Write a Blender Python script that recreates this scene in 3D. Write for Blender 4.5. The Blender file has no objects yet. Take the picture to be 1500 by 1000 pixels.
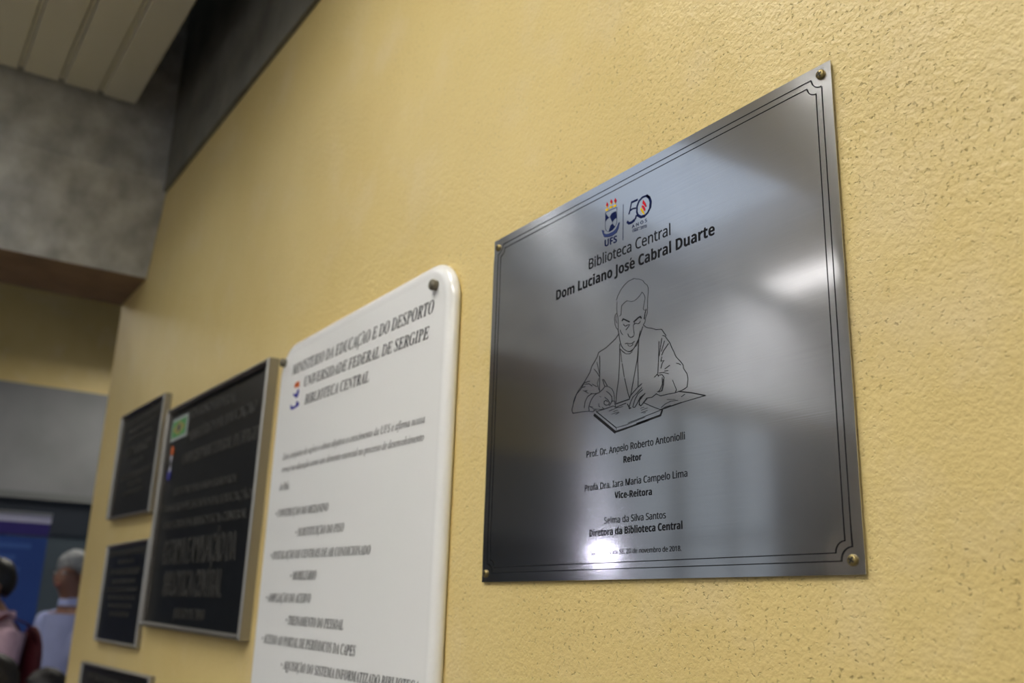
import bpy, bmesh, math, random
from mathutils import Vector, Matrix

random.seed(7)
SC = bpy.context.scene
C = SC.collection
R = math.radians
PI = math.pi

# ------------------------------------------------------------------ camera, world, light, exposure
cam_data = bpy.data.cameras.new('camera')
cam = bpy.data.objects.new('camera', cam_data)
C.objects.link(cam)
SC.camera = cam
CAM = Vector((0.0, -0.7025, 1.5))
cam_data.sensor_width = 36.0
cam_data.lens = 1398.333 / 1500.0 * 36.0
RW = Matrix(((0.55974997, 0.82809566, 0.03061959), (0.21247738, -0.17914298, 0.96060458), (0.80095776, -0.53119241, -0.27622688)))
cam.matrix_world = Matrix.Translation(CAM) @ RW.transposed().to_4x4()
cam_data.dof.use_dof = True
cam_data.dof.focus_distance = 0.98
cam_data.dof.aperture_fstop = 4.8
cam_data.clip_start = 0.02

SC.view_settings.view_transform = 'Standard'
SC.view_settings.look = 'None'
SC.view_settings.gamma = 1.0
SC.view_settings.use_curve_mapping = False
SC.view_settings.exposure = 0.17

world = bpy.data.worlds.new('world')
SC.world = world
world.use_nodes = True
bg = world.node_tree.nodes['Background']
bg.inputs[0].default_value = (0.62, 0.75, 1.0, 1)
bg.inputs[1].default_value = 0.3

L_FILL = 19.0      # added ceiling fill lights, out of view
L_SMALL = 42.0        # small square light added to brighten the beam
L_NEAR = 17.0         # square light over the plaques
L_DOWN = 300.0         # small bright downlight by the beam
L_FAR = 20.0           # ceiling lights of the far hall
L_WINDOW = 0.7        # daylit window bands
L_GLOW = 0.72          # added glow panel for the steel's cool reflection
L_COOL_PANE = 0.30         # added dim panes that cool the steel's reflection
L_LED = 30.0         # little video light

SC.cycles.max_bounces = 6
SC.cycles.caustics_reflective = False
SC.cycles.caustics_refractive = False
SC.cycles.sample_clamp_indirect = 4.0

# ------------------------------------------------------------------ materials
def srgb(r, g, b):
    f = lambda c: (c / 255 / 12.92) if c / 255 <= 0.04045 else ((c / 255 + 0.055) / 1.055) ** 2.4
    return (f(r), f(g), f(b), 1)

def mat(name, col, rough=0.5, metal=0.0, spec=0.5, noise=None, bump=None, coat=0.0, emit=None, mixcol=None):
    """noise=(scale, contrast), bump=(scale, strength, distance)"""
    m = bpy.data.materials.new(name)
    m.use_nodes = True
    nt = m.node_tree
    b = nt.nodes['Principled BSDF']
    b.inputs['Base Color'].default_value = col
    b.inputs['Roughness'].default_value = rough
    b.inputs['Metallic'].default_value = metal
    b.inputs['Specular IOR Level'].default_value = spec
    b.inputs['Coat Weight'].default_value = coat
    b.inputs['Coat Roughness'].default_value = 0.08
    tc = nt.nodes.new('ShaderNodeTexCoord')
    if noise:
        n = nt.nodes.new('ShaderNodeTexNoise'); n.inputs['Scale'].default_value = noise[0]; n.inputs['Detail'].default_value = 6
        nt.links.new(tc.outputs['Object'], n.inputs['Vector'])
        mx = nt.nodes.new('ShaderNodeMix'); mx.data_type = 'RGBA'
        c2 = mixcol if mixcol else tuple(c * (1 - noise[1]) for c in col[:3]) + (1,)
        mx.inputs[6].default_value = col; mx.inputs[7].default_value = c2
        mr = nt.nodes.new('ShaderNodeMapRange'); mr.inputs[1].default_value = 0.35; mr.inputs[2].default_value = 0.68
        nt.links.new(n.outputs['Fac'], mr.inputs[0]); nt.links.new(mr.outputs[0], mx.inputs[0])
        nt.links.new(mx.outputs[2], b.inputs['Base Color'])
    if bump:
        n2 = nt.nodes.new('ShaderNodeTexNoise'); n2.inputs['Scale'].default_value = bump[0]; n2.inputs['Detail'].default_value = 4
        nt.links.new(tc.outputs['Object'], n2.inputs['Vector'])
        bp = nt.nodes.new('ShaderNodeBump'); bp.inputs['Strength'].default_value = bump[1]; bp.inputs['Distance'].default_value = bump[2]
        nt.links.new(n2.outputs['Fac'], bp.inputs['Height']); nt.links.new(bp.outputs[0], b.inputs['Normal'])
    if emit:
        b.inputs['Emission Color'].default_value = emit[0]; b.inputs['Emission Strength'].default_value = emit[1]
    return m

def yellow_plaster():
    m = bpy.data.materials.new('yellow_painted_plaster')
    m.use_nodes = True
    nt = m.node_tree; N = nt.nodes; K = nt.links
    b = N['Principled BSDF']
    tc = N.new('ShaderNodeTexCoord')
    def noise(scale, detail, rough=0.5, stretch=None):
        n = N.new('ShaderNodeTexNoise'); n.inputs['Scale'].default_value = scale; n.inputs['Detail'].default_value = detail
        n.inputs['Roughness'].default_value = rough
        if stretch:
            mp = N.new('ShaderNodeMapping'); mp.inputs['Scale'].default_value = stretch
            K.new(tc.outputs['Object'], mp.inputs['Vector']); K.new(mp.outputs[0], n.inputs['Vector'])
        else:
            K.new(tc.outputs['Object'], n.inputs['Vector'])
        return n
    def rng(src, a, c, lo, hi):
        r = N.new('ShaderNodeMapRange'); r.inputs[1].default_value = a; r.inputs[2].default_value = c
        r.inputs[3].default_value = lo; r.inputs[4].default_value = hi
        K.new(src, r.inputs[0]); return r.outputs[0]
    def math_(op, a, c):
        r = N.new('ShaderNodeMath'); r.operation = op
        for i, v in ((0, a), (1, c)):
            if isinstance(v, (int, float)): r.inputs[i].default_value = v
            else: K.new(v, r.inputs[i])
        return r.outputs[0]
    big = noise(2.2, 4, 0.6, (1.0, 1.0, 0.6))
    mx = N.new('ShaderNodeMix'); mx.data_type = 'RGBA'
    mx.inputs[6].default_value = (0.76, 0.598, 0.262, 1); mx.inputs[7].default_value = (0.72, 0.553, 0.222, 1)
    K.new(rng(big.outputs['Fac'], 0.35, 0.65, 0, 1), mx.inputs[0])
    # pin-holes in the paint, coloured darker
    pits = noise(190, 2.5, 0.55)
    region = noise(7, 2)
    pitmask = rng(pits.outputs['Fac'], 0.60, 0.67, 0, 1)
    pm = math_('MULTIPLY', pitmask, rng(region.outputs['Fac'], 0.38, 0.62, 0.25, 1))
    mx2 = N.new('ShaderNodeMix'); mx2.data_type = 'RGBA'
    K.new(mx.outputs[2], mx2.inputs[6]); mx2.inputs[7].default_value = (0.38, 0.27, 0.10, 1)
    K.new(math_('MULTIPLY', pm, 0.6), mx2.inputs[0])
    # paler mottled patches
    patch = noise(5.5, 5, 0.65)
    mx3 = N.new('ShaderNodeMix'); mx3.data_type = 'RGBA'
    K.new(mx2.outputs[2], mx3.inputs[6]); mx3.inputs[7].default_value = (0.78, 0.64, 0.38, 1)
    K.new(rng(patch.outputs['Fac'], 0.52, 0.72, 0, 0.5), mx3.inputs[0])
    K.new(mx3.outputs[2], b.inputs['Base Color'])
    b.inputs['Roughness'].default_value = 0.42
    b.inputs['Specular IOR Level'].default_value = 0.45
    # orange-peel roller relief
    peel = noise(210, 2.0, 0.5)
    peel2 = noise(80, 3.0, 0.5)
    h = math_('ADD', math_('MULTIPLY', peel.outputs['Fac'], 0.55), math_('MULTIPLY', peel2.outputs['Fac'], 0.65))
    h = math_('SUBTRACT', h, math_('MULTIPLY', pm, 0.5))
    bp = N.new('ShaderNodeBump'); bp.inputs['Strength'].default_value = 0.9; bp.inputs['Distance'].default_value = 0.0023
    K.new(h, bp.inputs['Height'])
    wv = noise(3.0, 2)
    bp2 = N.new('ShaderNodeBump'); bp2.inputs['Strength'].default_value = 0.35; bp2.inputs['Distance'].default_value = 0.03
    K.new(wv.outputs['Fac'], bp2.inputs['Height']); K.new(bp.outputs[0], bp2.inputs['Normal'])
    K.new(bp2.outputs[0], b.inputs['Normal'])
    return m

def brushed_steel():
    m = bpy.data.materials.new('brushed_steel')
    m.use_nodes = True
    nt = m.node_tree; N = nt.nodes; K = nt.links
    b = N['Principled BSDF']; c = N.new('ShaderNodeBsdfPrincipled'); out = N['Material Output']
    tg = N.new('ShaderNodeCombineXYZ'); tg.inputs[2].default_value = 1.0
    tc = N.new('ShaderNodeTexCoord')
    mp = N.new('ShaderNodeMapping'); mp.inputs['Scale'].default_value = (5, 5, 700)
    K.new(tc.outputs['Object'], mp.inputs['Vector'])
    n = N.new('ShaderNodeTexNoise'); n.inputs['Scale'].default_value = 1.0; n.inputs['Detail'].default_value = 5
    K.new(mp.outputs[0], n.inputs['Vector'])
    bp = N.new('ShaderNodeBump'); bp.inputs['Strength'].default_value = 0.016; bp.inputs['Distance'].default_value = 0.0006
    K.new(n.outputs['Fac'], bp.inputs['Height'])
    mx = N.new('ShaderNodeMix'); mx.data_type = 'RGBA'
    mx.inputs[6].default_value = (0.70, 0.70, 0.71, 1); mx.inputs[7].default_value = (0.80, 0.80, 0.81, 1)
    K.new(n.outputs['Fac'], mx.inputs[0])
    for q, rough, an in ((b, 0.20, 0.95), (c, 0.085, 0.3)):
        K.new(mx.outputs[2], q.inputs['Base Color'])
        q.inputs['Metallic'].default_value = 1.0
        q.inputs['Roughness'].default_value = rough
        q.inputs['Anisotropic'].default_value = an
        K.new(tg.outputs[0], q.inputs['Tangent']); K.new(bp.outputs[0], q.inputs['Normal'])
    ms = N.new('ShaderNodeMixShader'); ms.inputs[0].default_value = 0.45
    K.new(b.outputs[0], ms.inputs[1]); K.new(c.outputs[0], ms.inputs[2]); K.new(ms.outputs[0], out.inputs[0])
    return m

M = {}
M['yellow'] = yellow_plaster()
M['steel'] = brushed_steel()
M['ink'] = mat('black_ink', (0.010, 0.010, 0.012, 1), 0.8, spec=0.1)
M['ink_line'] = mat('black_fine_ink', (0.014, 0.014, 0.016, 1), 0.8, spec=0.1)
M['navy'] = mat('navy_print', srgb(12, 24, 70), 0.8, spec=0.1)
M['slate'] = mat('slate_blue_print', srgb(50, 62, 108), 0.8, spec=0.1)
M['gold'] = mat('yellow_print', srgb(232, 190, 20), 0.7, spec=0.1)
M['red'] = mat('red_print', srgb(200, 26, 40), 0.7, spec=0.1)
M['orange'] = mat('orange_print', srgb(205, 95, 20), 0.4)
M['blue'] = mat('blue_print', srgb(45, 48, 150), 0.4)
M['green'] = mat('green_enamel', srgb(60, 140, 70), 0.4)
M['brass'] = mat('aged_brass', (0.34, 0.27, 0.12, 1), 0.42, metal=0.9, noise=(300, 0.5))
M['slot'] = mat('dark_recess', (0.03, 0.025, 0.015, 1), 0.7)
M['acrylic'] = mat('white_gloss_acrylic', (0.88, 0.885, 0.88, 1), 0.2, coat=0.3)
M['serif_ink'] = mat('charcoal_print', (0.025, 0.024, 0.03, 1), 0.45)
M['grey_ink'] = mat('grey_print', (0.10, 0.10, 0.105, 1), 0.5)
M['cap'] = mat('weathered_nail_cap', (0.21, 0.19, 0.14, 1), 0.5, metal=0.5, noise=(220, 0.45))
M['alu'] = mat('aluminium_frame', (0.34, 0.33, 0.315, 1), 0.36, metal=0.92)
M['cast'] = mat('black_cast_panel', (0.008, 0.009, 0.011, 1), 0.32, noise=(40, 0.4), spec=0.2)
M['relief'] = mat('dark_relief_lettering', (0.035, 0.034, 0.031, 1), 0.5)
M['white_enamel'] = mat('white_enamel', (0.42, 0.45, 0.46, 1), 0.4)
M['concrete'] = mat('raw_concrete', (0.60, 0.62, 0.64, 1), 0.75, noise=(11.0, 0.4), bump=(26, 0.5, 0.006))
M['concrete_dark'] = mat('dark_raw_concrete', (0.17, 0.162, 0.135, 1), 0.8, noise=(5, 0.45), bump=(18, 0.7, 0.01))
M['concrete_band'] = mat('smooth_grey_concrete', (0.25, 0.255, 0.27, 1), 0.7, noise=(2.2, 0.2), bump=(20, 0.3, 0.004))
M['soffit'] = mat('brown_stained_soffit', (0.26, 0.175, 0.11, 1), 0.7, noise=(9, 0.3))  # brown tone of the beam's underside
M['slat'] = mat('painted_slat', (0.64, 0.63, 0.55, 1), 0.45)
M['slab'] = mat('dark_ceiling_void', (0.03, 0.03, 0.028, 1), 0.8)
M['floor'] = mat('granite_floor', (0.13, 0.12, 0.11, 1), 0.35, noise=(60, 0.35))
M['far_wall'] = mat('greyish_wall_paint', (0.40, 0.36, 0.32, 1), 0.7, noise=(3, 0.1))
M['darkglass'] = mat('dark_slate_panel', (0.06, 0.078, 0.095, 1), 0.3, noise=(2, 0.2))
M['header'] = mat('dark_header', (0.015, 0.020, 0.030, 1), 0.4)
M['ledge'] = mat('grey_ledge', (0.16, 0.165, 0.17, 1), 0.6)
M['counter'] = mat('pale_green_laminate', (0.34, 0.42, 0.40, 1), 0.5)
M['lamp_white'] = mat('lamp_housing', (0.6, 0.6, 0.6, 1), 0.4)
M['black_plastic'] = mat('black_plastic', (0.02, 0.02, 0.02, 1), 0.45)
M['banner_blue'] = mat('banner_blue', srgb(42, 78, 158), 0.6, noise=(2.0, 0.2))
M['banner_purple'] = mat('banner_purple', srgb(52, 40, 120), 0.6)
M['banner_white'] = mat('banner_white', srgb(205, 205, 232), 0.6)
M['banner_pale'] = mat('banner_pale_print', srgb(62, 98, 175), 0.6)
M['skin'] = mat('skin', (0.30, 0.155, 0.11, 1), 0.5, noise=(9, 0.15))
M['skin2'] = mat('tan_skin', (0.34, 0.18, 0.11, 1), 0.5, noise=(9, 0.15))
M['lips'] = mat('lips', (0.30, 0.10, 0.085, 1), 0.5)
M['eye'] = mat('eye_white', (0.6, 0.6, 0.6, 1), 0.2)
M['grey_hair'] = mat('grey_hair', (0.36, 0.38, 0.40, 1), 0.6, noise=(40, 0.35), bump=(90, 0.6, 0.004))
M['dark_hair'] = mat('dark_hair', (0.014, 0.012, 0.012, 1), 0.5, noise=(40, 0.4), bump=(90, 0.6, 0.004))
M['shirt_blue'] = mat('pale_blue_cotton', srgb(170, 180, 228), 0.8, noise=(14, 0.08), bump=(9, 0.5, 0.02))
M['shirt_pink'] = mat('pale_pink_cotton', srgb(205, 172, 190), 0.8, noise=(60, 0.2), bump=(9, 0.5, 0.02))
M['shirt_dark'] = mat('charcoal_cotton', (0.03, 0.03, 0.034, 1), 0.8, bump=(9, 0.5, 0.02))
M['shirt_brown'] = mat('brown_knit', (0.10, 0.06, 0.045, 1), 0.8, bump=(9, 0.5, 0.02))
M['trousers'] = mat('dark_trousers', (0.03, 0.035, 0.05, 1), 0.8)
M['jeans'] = mat('blue_jeans', (0.05, 0.08, 0.15, 1), 0.8)
M['shoe'] = mat('dark_leather', (0.02, 0.017, 0.015, 1), 0.35)
M['maroon'] = mat('maroon_canvas', srgb(88, 20, 30), 0.7)
M['chair'] = mat('grey_chair_plastic', (0.12, 0.12, 0.13, 1), 0.4)

def emitter(name, col, k):
    m = bpy.data.materials.new(name); m.use_nodes = True
    nt = m.node_tree; nt.nodes.clear()
    e = nt.nodes.new('ShaderNodeEmission'); e.inputs[0].default_value = col; e.inputs[1].default_value = k
    o = nt.nodes.new('ShaderNodeOutputMaterial'); nt.links.new(e.outputs[0], o.inputs[0])
    return m
M['diffuser'] = emitter('lit_diffuser', (1.0, 0.96, 0.88, 1), L_FILL)
M['downlight'] = emitter('lit_downlight', (1.0, 0.97, 0.95, 1), L_DOWN)
M['skylight'] = emitter('frosted_skylight_glass', (0.70, 0.82, 1.0, 1), L_GLOW)
M['dusk'] = emitter('dim_frosted_glass', (0.80, 0.90, 1.0, 1), L_COOL_PANE)
M['diffuser_near'] = emitter('lit_diffuser_near', (1.0, 0.98, 0.94, 1), L_NEAR)
M['diffuser_small'] = emitter('lit_diffuser_small', (0.93, 0.97, 1.0, 1), L_SMALL)
M['diffuser_far'] = emitter('lit_diffuser_far', (1.0, 0.95, 0.84, 1), L_FAR)
M['daylight'] = emitter('daylit_frosted_glass', (0.86, 0.93, 1.0, 1), L_WINDOW)
M['led'] = emitter('lit_led_panel', (0.86, 0.82, 1.0, 1), L_LED)

# ------------------------------------------------------------------ mesh helpers
class MB:
    def __init__(s): s.v = []; s.f = []; s.mi = []
    def poly(s, pts, m=0):
        i = len(s.v); s.v += [tuple(p) for p in pts]; s.f.append(tuple(range(i, i + len(pts)))); s.mi.append(m); return s
    def box(s, x0, x1, y0, y1, z0, z1, m=0):
        i = len(s.v)
        s.v += [(x, y, z) for z in (z0, z1) for y in (y0, y1) for x in (x0, x1)]
        for f in ((0, 2, 3, 1), (4, 5, 7, 6), (0, 1, 5, 4), (2, 6, 7, 3), (0, 4, 6, 2), (1, 3, 7, 5)):
            s.f.append(tuple(i + k for k in f)); s.mi.append(m)
        return s
    def rings(s, rings, cap0=True, cap1=True, m=0):
        i = len(s.v); n = len(rings[0])
        for r in rings: s.v += [tuple(p) for p in r]
        for a in range(len(rings) - 1):
            for k in range(n):
                s.f.append((i + a * n + k, i + a * n + (k + 1) % n, i + (a + 1) * n + (k + 1) % n, i + (a + 1) * n + k)); s.mi.append(m)
        if cap0: s.f.append(tuple(i + k for k in reversed(range(n)))); s.mi.append(m)
        if cap1: s.f.append(tuple(i + (len(rings) - 1) * n + k for k in range(n))); s.mi.append(m)
        return s
    def tube(s, a, b, r0, r1=None, n=12, m=0):
        a = Vector(a); b = Vector(b); r1 = r0 if r1 is None else r1
        q = (b - a).to_track_quat('Z', 'Y')
        ring = lambda c, r: [c + q @ Vector((r * math.cos(t), r * math.sin(t), 0)) for t in [2 * PI * k / n for k in range(n)]]
        return s.rings([ring(a, r0), ring(b, r1)], m=m)
    def lathe(s, prof, n=20, m=0, org=(0, 0, 0), axis='Y'):
        rs = []
        for r, h in prof:
            rr = []
            for k in range(n):
                t = 2 * PI * k / n
                p = (r * math.cos(t), h, r * math.sin(t)) if axis == 'Y' else (r * math.cos(t), r * math.sin(t), h)
                rr.append(tuple(p[j] + org[j] for j in range(3)))
            rs.append(rr)
        return s.rings(rs, m=m)
    def ell(s, c, r, n=16, k=10, m=0):
        rs = []
        for j in range(1, k):
            t = PI * j / k
            rs.append([(c[0] + r[0] * math.sin(t) * math.cos(u), c[1] + r[1] * math.sin(t) * math.sin(u), c[2] - r[2] * math.cos(t)) for u in [2 * PI * q / n for q in range(n)]])
        return s.rings(rs, m=m)
    def build(s, name, mats, parent=None, smooth=False, bevel=0.0):
        me = bpy.data.meshes.new(name)
        me.from_pydata(s.v, [], s.f)
        for m in (mats if isinstance(mats, (list, tuple)) else [mats]): me.materials.append(m)
        for p, i in zip(me.polygons, s.mi): p.material_index = i
        bm = bmesh.new(); bm.from_mesh(me)
        bmesh.ops.recalc_face_normals(bm, faces=bm.faces)
        if bevel:
            ed = [e for e in bm.edges if len(e.link_faces) == 2 and e.calc_face_angle(0) > 0.6]
            bmesh.ops.bevel(bm, geom=ed, offset=bevel, segments=2, affect='EDGES', profile=0.5)
        for f in bm.faces: f.smooth = smooth
        bm.to_mesh(me); bm.free()
        return link(name, me, parent)

def link(name, me, parent=None):
    o = bpy.data.objects.new(name, me); C.objects.link(o)
    if parent: o.parent = parent
    return o

def tag(o, label=None, cat=None, group=None, kind=None):
    if label: o['label'] = label
    if cat: o['category'] = cat
    if group: o['group'] = group
    if kind: o['kind'] = kind
    return o

def empty(name, loc=(0, 0, 0), rz=0.0):
    o = bpy.data.objects.new(name, None); C.objects.link(o)
    o.location = loc; o.rotation_euler = (0, 0, rz); o.empty_display_size = 0.05
    return o

def thing(name, label, cat, loc=(0, 0, 0), rz=0.0, group=None):
    return tag(empty(name, loc, rz), label, cat, group)

def struct(o): o['kind'] = 'structure'; return o

def ribbon(mb, pts, w, y, m=0):
    """flat pen stroke on the plane y=const through (x, z) points"""
    P = [Vector(p) for p in pts]; h = w / 2
    L = []; Rr = []
    for i, p in enumerate(P):
        a = P[i - 1] if i else None; b = P[i + 1] if i < len(P) - 1 else None
        d1 = (p - a).normalized() if a is not None and (p - a).length > 1e-9 else None
        d2 = (b - p).normalized() if b is not None and (b - p).length > 1e-9 else None
        d = ((d1 or d2) + (d2 or d1)); d = d.normalized() if d.length > 1e-6 else (d1 or d2)
        k = 1.0
        if d1 and d2: k = min(1.6, 1 / max(0.35, d.dot(d1)))
        n = Vector((-d.y, d.x)) * h * k
        if i == 0: p = p - d * h * 0.6
        if i == len(P) - 1: p = p + d * h * 0.6
        L.append(p + n); Rr.append(p - n)
    for i in range(len(P) - 1):
        mb.poly([(q.x, y, q.y) for q in (L[i], L[i + 1], Rr[i + 1], Rr[i])], m)

WS = bpy.data.scenes.new('workshop')       # holds one temporary object at a time while its modifiers are evaluated
def evaluate(o):
    WS.collection.objects.link(o)
    WS.view_layers[0].update()
    dg = WS.view_layers[0].depsgraph; dg.update()
    me = bpy.data.meshes.new_from_object(o.evaluated_get(dg))
    bpy.data.objects.remove(o)
    return me

# ------------------------------------------------------------------ lettering
ACC = {'Á': 'A\u0301', 'É': 'E\u0301', 'Ó': 'O\u0301', 'Ã': 'A\u0303', 'Õ': 'O\u0303', 'Ç': 'C\u0327', 'Í': 'I\u0301', 'é': 'e\u0301', 'ã': 'a\u0303',
       'ó': 'o\u0301', 'ç': 'c\u0327', 'õ': 'o\u0303', 'í': 'i\u0301', 'Ê': 'E\u0302'}
def styled(s, st):
    up, lo, dg = {'sans': (0x1D5A0, 0x1D5BA, 0x1D7E2), 'sansb': (0x1D5D4, 0x1D5EE, 0x1D7EC), 'serifb': (0x1D468, 0x1D482, None),
                  'serifi': (0x1D434, 0x1D44E, None)}[st]
    out = ''
    for ch in s:
        base, acc = (ACC[ch][0], ACC[ch][1]) if ch in ACC else (ch, '')
        if 'A' <= base <= 'Z': g = chr(up + ord(base) - 65)
        elif 'a' <= base <= 'z': g = '\u210E' if (st == 'serifi' and base == 'h') else chr(lo + ord(base) - 97)
        elif '0' <= base <= '9' and dg: g = chr(dg + ord(base) - 48)
        else: g = base
        out += acc + g
    return out

TCACHE = {}
def prefetch(jobs):
    """one text block per boldness, cut into its lines afterwards (setting each line alone is slow)"""
    by = {}
    for body, off in jobs: by.setdefault(off, []).append(body)
    for off, bodies in by.items():
        bodies = sorted(set(bodies))
        cu = bpy.data.curves.new('tmp_text', 'FONT'); cu.body = '\n'.join(bodies); cu.resolution_u = 3; cu.offset = off; cu.space_line = 4.0
        me = evaluate(bpy.data.objects.new('tmp_text', cu)); bpy.data.curves.remove(cu)
        fs = {}
        for p in me.polygons: fs.setdefault(round((0.3 - p.center.y) / 4.0), []).append(tuple(p.vertices))
        for k, body in enumerate(bodies):
            ids = {}; vs = []; ff = []
            for f in fs.get(k, []):
                for v in f:
                    if v not in ids: ids[v] = len(vs); vs.append((me.vertices[v].co.x, me.vertices[v].co.y + 4.0 * k, 0))
                ff.append(tuple(ids[v] for v in f))
            TCACHE[(body, off)] = (vs, ff)
        bpy.data.meshes.remove(me)

def text_mesh(s, offset=0.0):
    if (s, offset) not in TCACHE: prefetch([(s, offset)])
    vs, ff = TCACHE[(s, offset)]
    me = bpy.data.meshes.new('lettering'); me.from_pydata(vs, [], ff)
    return me

CAPH = {}
def cap_height(st):
    if st not in CAPH:
        me = text_mesh(styled('H', st) if st != 'reg' else 'H')
        ys = [v.co.y for v in me.vertices]; CAPH[st] = max(ys) - min(ys); bpy.data.meshes.remove(me)
    return CAPH[st]

def lettering(row, y, parent, material, name='lettering', extrude=0.0, bold=0.0):
    st, s, xl, xr, zl, zr, cap = row
    st = st.split('_')[0]
    if st == 'sansm': st = 'sans'
    me = text_mesh(styled(s, st) if st != 'reg' else s, bold)
    xs = [v.co.x for v in me.vertices]; x0, x1 = min(xs), max(xs)
    kx = (xr - xl) / (x1 - x0); kz = cap / cap_height(st); sl = (zr - zl) / (xr - xl)
    for v in me.vertices:
        X = xl + (v.co.x - x0) * kx
        v.co = Vector((X, y, zl + (X - xl) * sl + v.co.y * kz))
    if extrude:
        bm = bmesh.new(); bm.from_mesh(me)
        r = bmesh.ops.extrude_face_region(bm, geom=bm.faces[:])
        bmesh.ops.translate(bm, vec=(0, extrude, 0), verts=[g for g in r['geom'] if isinstance(g, bmesh.types.BMVert)])
        bmesh.ops.recalc_face_normals(bm, faces=bm.faces)
        bm.to_mesh(me); bm.free()
    me.materials.clear(); me.materials.append(material)
    o = link(name, me, parent)
    return o

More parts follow.
